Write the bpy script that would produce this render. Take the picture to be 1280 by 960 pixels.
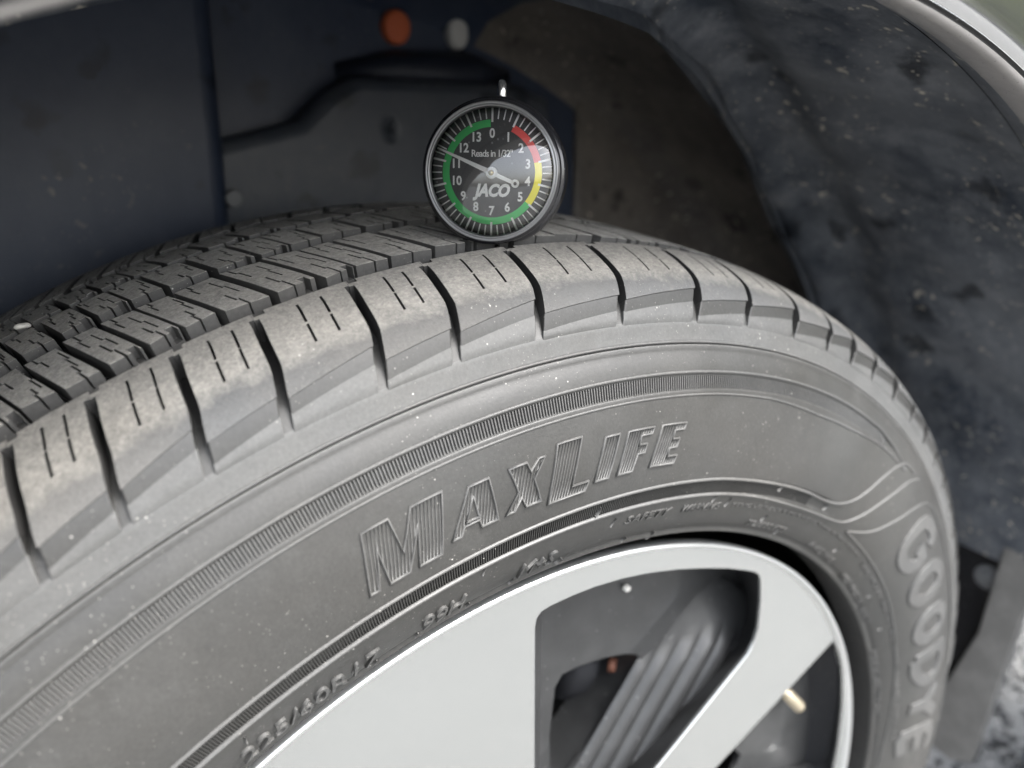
import bpy, bmesh, math, random
from mathutils import Vector, Matrix, Euler
import numpy as np
for o in list(bpy.data.objects): bpy.data.objects.remove(o)
SC = bpy.context.scene
COL = SC.collection
R_ = math.radians
ZC = 0.342                                   # wheel centre above the ground
random.seed(5)

# ------------------------------------------------------------------ camera
cam_d = bpy.data.cameras.new('camera'); cam = bpy.data.objects.new('camera', cam_d); COL.objects.link(cam)
right = Vector((0.83594, -0.54881, 0)); down = Vector((-0.18378, -0.27993, -0.94226)); fwd = Vector((0.51713, 0.78768, -0.33487))
M = Matrix((right, -down, -fwd)).transposed().to_4x4()
M.translation = Vector((-0.13786, -0.28077, 0.38459 + ZC))
cam.matrix_world = M
cam_d.sensor_width = 36; cam_d.lens = 930.65 / 1280 * 36
cam_d.clip_start = 0.005; cam_d.clip_end = 400
cam_d.dof.use_dof = True; cam_d.dof.focus_distance = 0.232; cam_d.dof.aperture_fstop = 6.8
SC.camera = cam

# ------------------------------------------------------------------ sky, sun, exposure
W = bpy.data.worlds.new('World'); SC.world = W; W.use_nodes = True
SUN_EL, SUN_AZ = 56, 148                      # azimuth from +Y clockwise (towards +X): light from the right, in front of the car side
nt = W.node_tree; nt.nodes.clear()
out = nt.nodes.new('ShaderNodeOutputWorld'); bg = nt.nodes.new('ShaderNodeBackground'); sky = nt.nodes.new('ShaderNodeTexSky')
sky.sky_type = 'NISHITA'; sky.sun_disc = False; sky.sun_elevation = R_(SUN_EL); sky.sun_rotation = R_(SUN_AZ)
sky.dust_density = 4.0; sky.air_density = 1.0; sky.ozone_density = 1.0
hs = nt.nodes.new('ShaderNodeHueSaturation'); hs.inputs['Saturation'].default_value = 0.35   # thin overcast
nt.links.new(sky.outputs[0], hs.inputs['Color']); nt.links.new(hs.outputs[0], bg.inputs[0])
bg.inputs[1].default_value = 0.15
nt.links.new(bg.outputs[0], out.inputs[0])
sd = bpy.data.lights.new('sun', 'SUN'); sd.energy = 1.5; sd.angle = R_(40); sd.color = (1.0, 0.995, 0.985)
sun = bpy.data.objects.new('sun', sd); COL.objects.link(sun)
az, el = R_(SUN_AZ), R_(SUN_EL)
sdir = Vector((math.sin(az) * math.cos(el), math.cos(az) * math.cos(el), math.sin(el)))
sun.rotation_euler = (-sdir).to_track_quat('-Z', 'Y').to_euler()
SC.view_settings.view_transform = 'Standard'; SC.view_settings.look = 'None'
SC.view_settings.exposure = 2.58; SC.view_settings.gamma = 1; SC.view_settings.use_curve_mapping = False
SC.render.resolution_x = 1024; SC.render.resolution_y = 768
SC.render.engine = 'CYCLES'

# ------------------------------------------------------------------ materials
def new_mat(name):
    m = bpy.data.materials.new(name); m.use_nodes = True
    return m, m.node_tree, m.node_tree.nodes['Principled BSDF']
def N(t, kind, **kw):
    n = t.nodes.new('ShaderNode' + kind)
    for k, v in kw.items():
        if k in n.inputs: n.inputs[k].default_value = v
        else: setattr(n, k, v)
    return n
def ramp(t, src, stops, interp='LINEAR'):
    r = t.nodes.new('ShaderNodeValToRGB'); r.color_ramp.interpolation = interp
    e = r.color_ramp.elements
    while len(e) < len(stops): e.new(0.5)
    for q, (p, c) in zip(e, stops):
        q.position = p; q.color = (*c, 1) if isinstance(c, tuple) else (c, c, c, 1)
    t.links.new(src, r.inputs[0]); return r.outputs[0]
def mixc(t, fac, a, b, mode='MIX'):
    m = t.nodes.new('ShaderNodeMix'); m.data_type = 'RGBA'; m.blend_type = mode
    for sock, v in ((m.inputs[0], fac), (m.inputs[6], a), (m.inputs[7], b)):
        if isinstance(v, bpy.types.NodeSocket): t.links.new(v, sock)
        elif isinstance(v, tuple): sock.default_value = (*v, 1)
        else: sock.default_value = v
    return m.outputs[2]
def coords(t):
    g = t.nodes.new('ShaderNodeNewGeometry'); return g.outputs['Position']
def noise(t, co, scale, detail=4, rough=.6):
    n = N(t, 'TexNoise', Scale=scale, Detail=detail, Roughness=rough); t.links.new(co, n.inputs['Vector']); return n.outputs['Fac']
def specks(t, co, scale, lo, hi, rad=.3):
    v = N(t, 'TexVoronoi', Scale=scale); t.links.new(co, v.inputs['Vector'])
    sep = t.nodes.new('ShaderNodeSeparateColor'); t.links.new(v.outputs['Color'], sep.inputs[0])
    d = ramp(t, v.outputs['Distance'], [(0, 1.0), (rad * .6, .9), (rad, 0.0)])
    k = ramp(t, sep.outputs[0], [(lo, 0.0), (hi, 1.0)])
    return mixc(t, 1.0, d, k, 'MULTIPLY')
def bump(t, b, h, strength, dist):
    n = N(t, 'Bump', Strength=strength, Distance=dist); t.links.new(h, n.inputs['Height']); t.links.new(n.outputs[0], b.inputs['Normal'])

def rubber(name, dark, dusty, cover, rough=.62, beige=None, spk=.9, rel=.00025, worn=None):
    m, t, b = new_mat(name); co = coords(t)
    big = noise(t, co, 14, 5, .6); fine = noise(t, co, 900, 3, .7); mid = noise(t, co, 130, 5, .7)
    c = mixc(t, ramp(t, big, [(.35, cover * .45), (.68, cover)]), dark, dusty)
    c = mixc(t, ramp(t, mid, [(.42, 0.0), (.75, .45)]), c, dusty)
    if beige:
        bz = ramp(t, mixc(t, .45, noise(t, co, 1000, 4, .8), noise(t, co, 380, 4, .75)), [(.40, 0.0), (.60, .9)])
        if worn:                                             # the road-worn top of the blocks, dustier than the flank below it
            sp = N(t, 'SeparateXYZ'); t.links.new(co, sp.inputs[0])
            dz = N(t, 'Math', operation='SUBTRACT'); t.links.new(sp.outputs[2], dz.inputs[0]); dz.inputs[1].default_value = ZC
            x2 = N(t, 'Math', operation='MULTIPLY'); t.links.new(sp.outputs[0], x2.inputs[0]); t.links.new(sp.outputs[0], x2.inputs[1])
            z2 = N(t, 'Math', operation='MULTIPLY_ADD'); t.links.new(dz.outputs[0], z2.inputs[0]); t.links.new(dz.outputs[0], z2.inputs[1]); t.links.new(x2.outputs[0], z2.inputs[2])
            rr = N(t, 'Math', operation='SQRT'); t.links.new(z2.outputs[0], rr.inputs[0])
            wob = N(t, 'Math', operation='MULTIPLY_ADD'); t.links.new(noise(t, co, 150, 4, .7), wob.inputs[0]); wob.inputs[1].default_value = .006; t.links.new(rr.outputs[0], wob.inputs[2])
            mp = N(t, 'MapRange'); t.links.new(wob.outputs[0], mp.inputs[0]); mp.inputs[1].default_value = .3385; mp.inputs[2].default_value = .3425
            bz = mixc(t, 1.0, bz, mp.outputs[0], 'MULTIPLY'); c = mixc(t, mp.outputs[0], worn, c)
        c = mixc(t, bz, c, beige)
    c = mixc(t, ramp(t, noise(t, co, 6, 4, .65), [(.42, 0.0), (.72, .35)]), c, tuple(x * k for x, k in zip(dusty, (.98, .87, .74))))   # brown bloom
    st = N(t, 'Mapping'); st.inputs['Scale'].default_value = (1, .2, 1); t.links.new(co, st.inputs[0])
    c = mixc(t, ramp(t, noise(t, st.outputs[0], 48, 6, .8), [(.56, 0.0), (.72, .4)]), c, tuple(x * 1.25 for x in dusty))               # wipe marks
    c = mixc(t, ramp(t, fine, [(.3, .3), (.7, 0.0)]), c, tuple(x * .5 for x in dark))
    clump = ramp(t, noise(t, co, 22, 4, .7), [(.42, 0.0), (.62, 1.0)])
    s_ = mixc(t, 1.0, specks(t, co, 1300, spk, spk + .03, .26), clump, 'MULTIPLY')
    s2 = mixc(t, 1.0, specks(t, co, 520, .90, .93, .16), clump, 'MULTIPLY')
    c = mixc(t, s_, c, (.24, .23, .21)); c = mixc(t, s2, c, (.48, .465, .43))
    t.links.new(c, b.inputs['Base Color'])
    t.links.new(ramp(t, big, [(.35, max(0, rough - .1)), (.65, min(1, rough + .12))]), b.inputs['Roughness']); b.inputs['Specular IOR Level'].default_value = .42
    hh = mixc(t, .5, fine, mid); bump(t, b, hh, .5, rel)
    return m
MAT = {}
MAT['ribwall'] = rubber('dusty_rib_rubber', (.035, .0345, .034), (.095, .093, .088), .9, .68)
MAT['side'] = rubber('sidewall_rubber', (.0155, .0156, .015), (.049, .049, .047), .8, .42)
MAT['letter'] = rubber('lettering_rubber', (.030, .0305, .030), (.088, .088, .086), .9, .46)
MAT['shoulder'] = rubber('dusty_shoulder_rubber', (.032, .0325, .032), (.096, .097, .095), .85, .55, None, .86)
MAT['tread'] = rubber('dusty_tread_rubber', (.070, .068, .062), (.185, .179, .166), .95, .72, (.315, .30, .27), .80, .0013, (.080, .081, .081))
MAT['midtread'] = rubber('gritty_lifted_rubber', (.095, .092, .086), (.30, .292, .275), .95, .74, (.50, .48, .43), .78, .0016)  # gritty, and paler than tread: light lacking under the fender put into colour
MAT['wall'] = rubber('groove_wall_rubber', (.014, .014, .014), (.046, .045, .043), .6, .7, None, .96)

def paint(name, col, rough, metal=0.0, coat=0.0, scuff=.0, spec=.5, grit=True):
    m, t, b = new_mat(name); co = coords(t)
    n1 = noise(t, co, 60, 5, .65); n2 = noise(t, co, 700, 3, .6)
    c = mixc(t, ramp(t, n1, [(.4, 0.0), (.8, .5)]), col, tuple(min(1, x * (1 + scuff) + .02 * scuff) for x in col))
    if grit: c = mixc(t, specks(t, co, 700, .965, .975), c, tuple(min(1, x * .6 + .16) for x in col))
    t.links.new(c, b.inputs['Base Color'])
    b.inputs['Roughness'].default_value = rough
    if rough >= .32: t.links.new(ramp(t, n2, [(.3, rough - .05), (.7, min(rough + .08, 1))]), b.inputs['Roughness'])
    b.inputs['Metallic'].default_value = metal; b.inputs['Coat Weight'].default_value = coat; b.inputs['Coat Roughness'].default_value = .06
    b.inputs['Specular IOR Level'].default_value = spec
    if name == 'machined_silver': bump(t, b, noise(t, co, 5, 1.5, .4), .7, .016)
    return m
MAT['alloy'] = paint('machined_silver', (.62, .635, .628), .22, .97, .1)
MAT['lip'] = paint('polished_rim_lip', (.80, .81, .81), .30, .9, .3, grit=False)
MAT['pocket'] = paint('dark_grey_wheel_paint', (.019, .0195, .020), .42, .1, .25, .6)
MAT['barrel'] = paint('dark_barrel', (.008, .0085, .010), .85)
MAT['disc'] = paint('brake_iron', (.010, .0105, .013), .6, .3)
MAT['rust'] = paint('rusty_bolt', (.16, .065, .04), .7)
MAT['brass'] = paint('valve_metal', (.50, .44, .33), .35, .9)
MAT['orange'] = paint('orange_plastic', (.62, .14, .05), .5)
MAT['whiteplug'] = paint('white_plastic', (.62, .61, .57), .5)
MAT['black'] = paint('black_plastic', (.014, .014, .016), .25, 0, .3)
MAT['blackdial'] = paint('dial_black', (.022, .021, .021), .45)
MAT['dialwhite'] = paint('dial_white', (.80, .80, .78), .5)
MAT['green'] = paint('dial_green', (.03, .52, .11), .5)
MAT['yellow'] = paint('dial_yellow', (.86, .76, .02), .5)
MAT['red'] = paint('dial_red', (.72, .07, .06), .5)
MAT['bezel'] = paint('bezel_metal', (.16, .16, .16), .3, .5, .4)
MAT['chrome'] = paint('chrome', (.80, .79, .77), .18, 1.0)
MAT['gold'] = paint('gold_pin', (.75, .55, .22), .3, 1.0)
MAT['car'] = paint('silver_car_paint', (.60, .605, .61), .10, .95, .6)
MAT['lipgrey'] = paint('dusty_lip_paint', (.46, .44, .425), .32, .3, .4, .5)
MAT['trimgap'] = paint('dark_seal', (.02, .02, .02), .5)
MAT['seam'] = paint('worn_grey_edge', (.22, .22, .22), .6, 0, 0, .5)
MAT['clip'] = paint('clip_plastic', (.16, .165, .17), .4)
MAT['flap'] = paint('worn_flap', (.15, .146, .138), .6, 0, 0, .9)
MAT['stone'] = paint('pale_stone', (.55, .53, .48), .7, 0, 0, .5)
# glass lens of the gauge: clear, with a mirror-like sheen
m, t, b = new_mat('gauge_lens'); MAT['lens'] = m
t.nodes.clear(); o_ = t.nodes.new('ShaderNodeOutputMaterial'); gl = N(t, 'BsdfGlossy', Roughness=.04); tr = N(t, 'BsdfTransparent'); fr = N(t, 'Fresnel', IOR=1.95); mx = t.nodes.new('ShaderNodeMixShader')
t.links.new(fr.outputs[0], mx.inputs[0]); t.links.new(tr.outputs[0], mx.inputs[1]); t.links.new(gl.outputs[0], mx.inputs[2]); t.links.new(mx.outputs[0], o_.inputs[0])
# felt / plastic liner with mud film and grit
def liner_mat(name, base, mud, amount, gloss):
    m, t, b = new_mat(name); co = coords(t)
    a = noise(t, co, 9, 6, .7); d = noise(t, co, 45, 5, .7); f = noise(t, co, 260, 3, .6)
    c = mixc(t, ramp(t, a, [(.38, 0.0), (.72, amount)]), base, mud)
    c = mixc(t, ramp(t, d, [(.45, 0.0), (.8, amount * .7)]), c, mud)
    wn = N(t, 'TexNoise', Scale=60, Detail=4); t.links.new(co, wn.inputs['Vector']); va_ = N(t, 'VectorMath', operation='MULTIPLY_ADD'); t.links.new(wn.outputs['Color'], va_.inputs[0]); va_.inputs[1].default_value = (.03, .03, .03); t.links.new(co, va_.inputs[2])
    stp = N(t, 'Mapping'); stp.inputs['Scale'].default_value = (1, 1, .22); t.links.new(co, stp.inputs[0]); c = mixc(t, ramp(t, noise(t, stp.outputs[0], 34, 5, .7), [(.50, 0.0), (.72, amount * .8)]), c, mud)
    v = N(t, 'TexVoronoi', Scale=30); t.links.new(va_.outputs[0], v.inputs['Vector']); sp = t.nodes.new('ShaderNodeSeparateColor'); t.links.new(v.outputs['Color'], sp.inputs[0])
    dk = mixc(t, 1.0, ramp(t, v.outputs['Distance'], [(0, .95), (.22, .7), (.36, 0.0)]), ramp(t, sp.outputs[1], [(.52, 0.0), (.62, 1.0)]), 'MULTIPLY')
    c = mixc(t, dk, c, tuple(x * .3 for x in base))
    gk = ramp(t, noise(t, co, 12, 3, .6), [(.38, 0.0), (.56, 1.0)]) if gloss else ramp(t, noise(t, co, 12, 3, .6), [(.55, 0.0), (.8, .4)])
    c = mixc(t, mixc(t, 1.0, specks(t, va_.outputs[0], 130, .58, .70, .27), gk, 'MULTIPLY'), c, (.50, .46, .38))
    c = mixc(t, mixc(t, 1.0, specks(t, co, 330, .60, .72, .28), gk, 'MULTIPLY'), c, (.34, .32, .28))
    t.links.new(c, b.inputs['Base Color']); b.inputs['Roughness'].default_value = .42; b.inputs['Specular IOR Level'].default_value = .5
    bump(t, b, mixc(t, .5, d, f), .4, .0012 if gloss else .0004)
    return m
MAT['liner'] = liner_mat('arch_liner_felt', (.028, .036, .050), (.20, .21, .225), .75, 1)  # blue haze in the wheel well put into the base colour
MAT['inner'] = liner_mat('inner_wing_haze_blue', (.024, .036, .066), (.062, .076, .106), .6, 0)  # navy tint carries the bluish veil over the inner wing
MAT['darknavy'] = paint('dark_navy_plastic', (.012, .016, .028), .5)
MAT['pressing'] = liner_mat('pressed_panel', (.044, .053, .068), (.10, .106, .115), .6, 0)  # bluish base, tinted with the same painted haze
MAT['brown'] = liner_mat('muddy_inner_liner', (.075, .067, .063), (.25, .222, .185), .6, 1)

# ------------------------------------------------------------------ helpers
def mesh_obj(name, verts, faces, mats, parent=None, smooth=True, bev=None, fm=None, kind=None):
    me = bpy.data.meshes.new(name); me.from_pydata([tuple(v) for v in verts], [], faces)
    for mm in (mats if isinstance(mats, list) else [mats]): me.materials.append(MAT[mm] if isinstance(mm, str) else mm)
    me.validate(); me.update()
    if smooth: me.polygons.foreach_set('use_smooth', [True] * len(me.polygons))
    if fm: me.polygons.foreach_set('material_index', fm)
    o = bpy.data.objects.new(name, me); COL.objects.link(o)
    if parent: o.parent = parent
    if kind: o['kind'] = kind
    if bev:
        b = o.modifiers.new('bevel', 'BEVEL'); b.width = bev; b.segments = 3; b.limit_method = 'ANGLE'; b.angle_limit = R_(38); b.harden_normals = True
    return o
def thing(name, label, cat, loc=(0, 0, 0), group=None):
    o = bpy.data.objects.new(name, None); COL.objects.link(o); o.location = loc; o.empty_display_size = .05
    o['label'] = label; o['category'] = cat
    if group: o['group'] = group
    return o
class MB:
    def __init__(s): s.v = []; s.f = []
    def add(s, v, f):
        n = len(s.v); s.v += [tuple(x) for x in v]; s.f += [tuple(i + n for i in q) for q in f]
    def box(s, c, d, rot=None):
        vs = [Vector((x * d[0] / 2, y * d[1] / 2, z * d[2] / 2)) for x in (-1, 1) for y in (-1, 1) for z in (-1, 1)]
        if rot: vs = [rot @ v for v in vs]
        s.add([v + Vector(c) for v in vs], [(0, 1, 3, 2), (4, 6, 7, 5), (0, 4, 5, 1), (2, 3, 7, 6), (0, 2, 6, 4), (1, 5, 7, 3)])
    def tube(s, pts, rad, seg=10, cap=True):
        pts = [Vector(p) for p in pts]; n = len(pts); rad = rad if isinstance(rad, (list, tuple)) else [rad] * n
        V = []; F = []; up = None
        for i, p in enumerate(pts):
            d = (pts[min(i + 1, n - 1)] - pts[max(i - 1, 0)]).normalized()
            if up is None: up = d.orthogonal().normalized()
            up = (up - d * up.dot(d)).normalized(); w = d.cross(up)
            V += [p + (up * math.cos(a) + w * math.sin(a)) * rad[i] for a in [2 * math.pi * k / seg for k in range(seg)]]
        for i in range(n - 1):
            for k in range(seg): F.append((i * seg + k, i * seg + (k + 1) % seg, (i + 1) * seg + (k + 1) % seg, (i + 1) * seg + k))
        if cap: F += [tuple(range(seg))[::-1], tuple((n - 1) * seg + k for k in range(seg))]
        s.add(V, F)
    def obj(s, name, mat, parent=None, **kw): return mesh_obj(name, s.v, s.f, mat, parent, **kw)
def lathe(name, prof, mat, parent, th0=0, th1=360, step=2, centre=(0, 0, 0), **kw):
    """prof = [(r, y)], axis along Y."""
    n = max(2, int(round((th1 - th0) / step))); closed = abs(th1 - th0 - 360) < 1e-6
    V = []; F = []; k = len(prof); cnt = n if closed else n + 1
    for i in range(cnt):
        a = R_(th0 + (th1 - th0) * i / n)
        V += [(centre[0] + r * math.cos(a), centre[1] + y, centre[2] + r * math.sin(a)) for r, y in prof]
    for i in range(n):
        j = (i + 1) % cnt
        for q in range(k - 1): F.append((i * k + q, j * k + q, j * k + q + 1, i * k + q + 1))
    return mesh_obj(name, V, F, mat, parent, **kw)
def curve_fill(name, loops, depth, bev, mat, parent, fn, res=2):
    """flat outline with holes, filled, given thickness; fn maps (x, z, d) to a point"""
    cu = bpy.data.curves.new(name, 'CURVE'); cu.dimensions = '2D'; cu.fill_mode = 'BOTH'; cu.extrude = depth / 2; cu.bevel_depth = bev; cu.bevel_resolution = res
    for L in loops:
        sp = cu.splines.new('POLY'); sp.points.add(len(L) - 1); sp.use_cyclic_u = True
        for p, q in zip(sp.points, L): p.co = (q[0], q[1], 0, 1)
    return from_curve(name, cu, mat, parent, fn)
def from_curve(name, cu, mat, parent, fn, smooth=False):
    tmp = bpy.data.objects.new('tmp_curve', cu); COL.objects.link(tmp)
    dg = bpy.context.evaluated_depsgraph_get(); dg.update()
    me = bpy.data.meshes.new_from_object(tmp.evaluated_get(dg)); bpy.data.objects.remove(tmp); bpy.data.curves.remove(cu)
    me.name = name; me.materials.clear(); me.materials.append(MAT[mat])
    for v in me.vertices: v.co = fn(v.co.x, v.co.y, v.co.z)
    if smooth: me.polygons.foreach_set('use_smooth', [True] * len(me.polygons))
    me.update()
    o = bpy.data.objects.new(name, me); COL.objects.link(o); o.parent = parent
    return o
def text_curve(s, size=1.0, extrude=0.0, shear=0.0, offset=0.0, spacing=1.0):
    cu = bpy.data.curves.new('text', 'FONT'); cu.body = s; cu.size = size; cu.extrude = extrude; cu.shear = shear; cu.offset = offset
    cu.align_x = 'CENTER'; cu.align_y = 'CENTER'; cu.space_character = spacing; cu.resolution_u = 3
    return cu

# ------------------------------------------------------------------ tyre surface: s = distance along the section (m), th = angle (deg), h = height above it
PROF = [(.232, -.098), (.240, -.104), (.250, -.110), (.2655, -.115), (.285, -.1155), (.306, -.1117), (.3155, -.1075), (.3245, -.1047), (.333, -.099), (.339, -.091), (.3435, -.080), (.347, -.06), (.3495, -.03), (.351, 0), (.3495, .03), (.347, .06), (.3435, .08), (.339, .091), (.333, .099), (.3245, .1047), (.3155, .1075), (.306, .1117), (.285, .1155), (.2655, .115), (.250, .110), (.240, .104), (.232, .098)]
_P = np.array(PROF); _Q = np.vstack([2 * _P[0] - _P[1], _P, 2 * _P[-1] - _P[-2]]); _D = []
for i in range(1, len(_Q) - 2):
    p0, p1, p2, p3 = _Q[i - 1:i + 3]
    for u in np.linspace(0, 1, 20, endpoint=False):
        _D.append(.5 * ((2 * p1) + (-p0 + p2) * u + (2 * p0 - 5 * p1 + 4 * p2 - p3) * u * u + (-p0 + 3 * p1 - 3 * p2 + p3) * u ** 3))
_D.append(_Q[-2]); _D = np.array(_D); _C = np.r_[0, np.cumsum(np.linalg.norm(np.diff(_D, axis=0), axis=1))]
_T = np.gradient(_D, axis=0); _T /= np.linalg.norm(_T, axis=1)[:, None]; _NR = -_T[:, 1] * -1; _NY = -_T[:, 0]
# tangent goes (dr, dy); the outward normal is (dy, -dr)
_NR = _T[:, 1]; _NY = -_T[:, 0]
SEND = float(_C[-1])
def TS(th, s, h=0.0):
    r = np.interp(s, _C, _D[:, 0]); y = np.interp(s, _C, _D[:, 1]); a = np.interp(s, _C, _NR); b = np.interp(s, _C, _NY)
    l = math.hypot(a, b); r += h * a / l; y += h * b / l; q = R_(th)
    return Vector((r * math.cos(q), y, r * math.sin(q)))

tire = thing('tire', 'dusty black all-season tire with raised sidewall lettering, mounted on the silver wheel', 'tire', (0, 0, ZC))

def sstep(a, b, x): x = min(max((x - a) / (b - a), 0), 1); return x * x * (3 - 2 * x)
def carcass_h(s, th):
    s0 = min(s, SEND - s); h = 0.0
    if s0 < .0090: h -= .013 * (1 - s0 / .0090) ** .7
    # tread zone lies at groove-floor level
    h -= float(np.interp(s0, [.0965, .0985, .104, .110, .118, .130, .2], [0, .0006, .0016, .0034, .006, .0076, .0078]))
    if s < .1:
        m = sstep(50, 56, th) * (1 - sstep(200, 210, th)) if th < 300 else 0
        h -= .0011 * m * sstep(.0727, .0740, s) * (1 - sstep(.0778, .0786, s))      # outer serrated band
        m2 = sstep(55, 62, th) * (1 - sstep(200, 210, th)) if th < 300 else 0
        h -= .0010 * m2 * sstep(.0315, .0328, s) * (1 - sstep(.0380, .0388, s))     # inner serrated band
        h -= .0009 * math.exp(-((s - .0893) / .00032) ** 2)                            # circumferential line
        h += .0005 * math.exp(-((s - .0882) / .0006) ** 2)
        h += .0007 * math.exp(-((s - .0102) / .0007) ** 2) - .0006 * math.exp(-((s - .0125) / .001) ** 2)  # bead ring
    return h
sg = sorted(set([round(x, 5) for x in list(np.arange(0, .105, .0009)) + [.0727, .0731, .0736, .074, .0778, .0782, .0786, .0315, .0319, .0324, .0328, .038, .0384, .0388, .0882, .0886, .0889, .0891, .0893, .0895, .0897, .09, .0098, .0102, .0106] + list(np.arange(.107, SEND - .106, .004)) + list(np.arange(SEND - .105, SEND, .006)) + [SEND]]))
tg = list(np.arange(0, 150, .6)) + list(np.arange(150, 360, 2.5))
V = []; F = []; k = len(sg)
for th in tg:
    for s in sg: V.append(TS(th, s, carcass_h(s, th)))
for i in range(len(tg)):
    j = (i + 1) % len(tg)
    for q in range(k - 1): F.append((i * k + q, i * k + q + 1, j * k + q + 1, j * k + q))
fm = []
for i in range(len(tg)):
    for q in range(k - 1): fm.append(1 if sg[q] < .0088 else 0 if sg[q] < .0896 else 2 if sg[q] < .0966 else 0 if sg[q] < .108 or sg[q] > SEND - .101 else 1)  # innermost strip in dark rubber: shadow of the bead gap put into colour
mesh_obj('sidewall', V, F, ['side', 'wall', 'shoulder'], tire, fm=fm)

def ridge(mb, pts, w, hgt, closed=False, sink=.0004, lift=0.0, flat=False):
    """raised line along (th, s_mm) points"""
    P = []
    n = len(pts); m = n if closed else n - 1
    for i in range(m):
        a = pts[i]; b = pts[(i + 1) % n]
        L = (TS(a[0], a[1] / 1000) - TS(b[0], b[1] / 1000)).length; c = max(1, int(L / .004))
        for q in range(c): P.append((a[0] + (b[0] - a[0]) * q / c, a[1] + (b[1] - a[1]) * q / c))
    if not closed: P.append(pts[-1])
    n = len(P); V = []; F = []
    for i, (th, s) in enumerate(P):
        a = P[(i - 1) % n] if closed or i > 0 else P[i]; b = P[(i + 1) % n] if closed or i < n - 1 else P[i]
        p = TS(th, s / 1000, lift); up = (TS(th, s / 1000, .01) - TS(th, s / 1000)).normalized()
        pa = TS(a[0], a[1] / 1000); pb = TS(b[0], b[1] / 1000)
        d1 = (p - pa).normalized() if (p - pa).length > 1e-5 else (pb - p).normalized(); d2 = (pb - p).normalized() if (pb - p).length > 1e-5 else d1
        d = (d1 + d2); d = d.normalized() if d.length > .2 else d1
        sd_ = d.cross(up).normalized(); mit = min(1.6, 1 / max(.45, abs(d.dot(d1))))
        for u, v in (((-.5, -sink), (-.47, hgt * .7), (-.43, hgt), (.43, hgt), (.47, hgt * .7), (.5, -sink)) if flat else ((-.5, -sink), (-.42, hgt * .6), (-.2, hgt), (.2, hgt), (.42, hgt * .6), (.5, -sink))): V.append(p + sd_ * u * w * mit + up * v)
    for i in range(n if closed else n - 1):
        j = (i + 1) % n
        for q in range(5): F.append((i * 6 + q, i * 6 + q + 1, j * 6 + q + 1, j * 6 + q))
    if not closed: F += [tuple(range(6)), tuple(range((n - 1) * 6, n * 6))[::-1]]
    mb.add(V, F)
def ridge_obj(name, pts, w, h, closed=False, mat='letter', lift=0.0, parent=None):
    mb = MB(); ridge(mb, pts, w, h, closed, lift=lift); return mb.obj(name, mat, parent or tire)
arc = lambda a, b, s, st=1.5: [(x, s) for x in np.arange(a, b, st if b > a else -st)] + [(b, s)]
ridge_obj('sidewall_ring', arc(150, 62, 79.3) + [(55.2, 78.9), (51, 76.5), (48.5, 73.6)], .0011, .0005)
ridge_obj('sidewall_ring', arc(150, 79, 71.4) + [(72.4, 71.1), (66, 69.6), (60.6, 70.0), (54.7, 72.2), (50.5, 72.9), (48.5, 73.0)], .0009, .0005)
def smooth_pts(P, n=4):
    Q = [P[0]] + list(P) + [P[-1]]; o = []
    for i in range(1, len(Q) - 2):
        p0, p1, p2, p3 = [np.array(x, float) for x in Q[i - 1:i + 3]]
        for u in np.linspace(0, 1, n, endpoint=False):
            o.append(tuple(.5 * ((2 * p1) + (-p0 + p2) * u + (2 * p0 - 5 * p1 + 4 * p2 - p3) * u * u + (-p0 + 3 * p1 - 3 * p2 + p3) * u ** 3)))
    o.append(P[-1]); return o
ridge_obj('sidewall_ring', smooth_pts(arc(150, 80, 39.0, 10) + [(76, 38.9), (71.6, 38.3), (67.9, 38), (63.6, 37.8), (59.8, 37.3), (57.2, 39), (55.2, 44), (53.8, 51), (52.2, 61), (50.2, 71), (48.6, 76), (46.2, 77.2)]), .0013, .0007)
ridge_obj('sidewall_ring', smooth_pts(arc(150, 80, 32.0, 10) + [(75.5, 31.9), (70.3, 31.1), (64.6, 30), (59.9, 30.2), (56.2, 31.1), (54.1, 33.6), (52.2, 41), (50.4, 51), (48.6, 61), (46.7, 71), (44.9, 77.2)]), .0013, .0007)
ridge_obj('sidewall_ring', smooth_pts([(1, 17.2), (6.4, 19), (18, 23.1), (27.4, 26.1), (37.5, 28.4), (46.7, 29.4), (52.3, 30.2)]), .0011, .0006)
ridge_obj('sidewall_ring', smooth_pts([(52.5, 30.3), (48.8, 38), (45.7, 52), (43.3, 65), (41.2, 74), (38.9, 78), (35, 79), (20, 79), (3, 79)]), .0012, .0007)
ridge_obj('sidewall_ring', arc(150, 2, 89.9), .0009, .0004); ridge_obj('sidewall_ring', arc(150, 2, 88.6), .0010, .00045)
# serrations
mb = MB()
def rib(mb, th, s0, s1, wdeg, h0, h1):
    V = []
    for s in (s0, s1):
        for u, v in ((-.5, h0), (-.28, h1), (.28, h1), (.5, h0)): V.append(TS(th + u * wdeg, s, v))
    mb.add(V, [(0, 1, 5, 4), (1, 2, 6, 5), (2, 3, 7, 6), (4, 5, 6, 7), (0, 3, 2, 1)])
th = 54.0
while th < 150:
    rib(mb, th, .0731, .0790, .125, -.0013, -.0003); th += .198
o = mb.obj('outer_serrations', 'letter', tire, smooth=False, kind='stuff')
mb = MB(); th = 62.0
while th < 150:
    rib(mb, th, .0318, .0388, .11, -.0012, -.0002); th += .185
o = mb.obj('inner_serrations', 'side', tire, smooth=False, kind='stuff')

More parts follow.
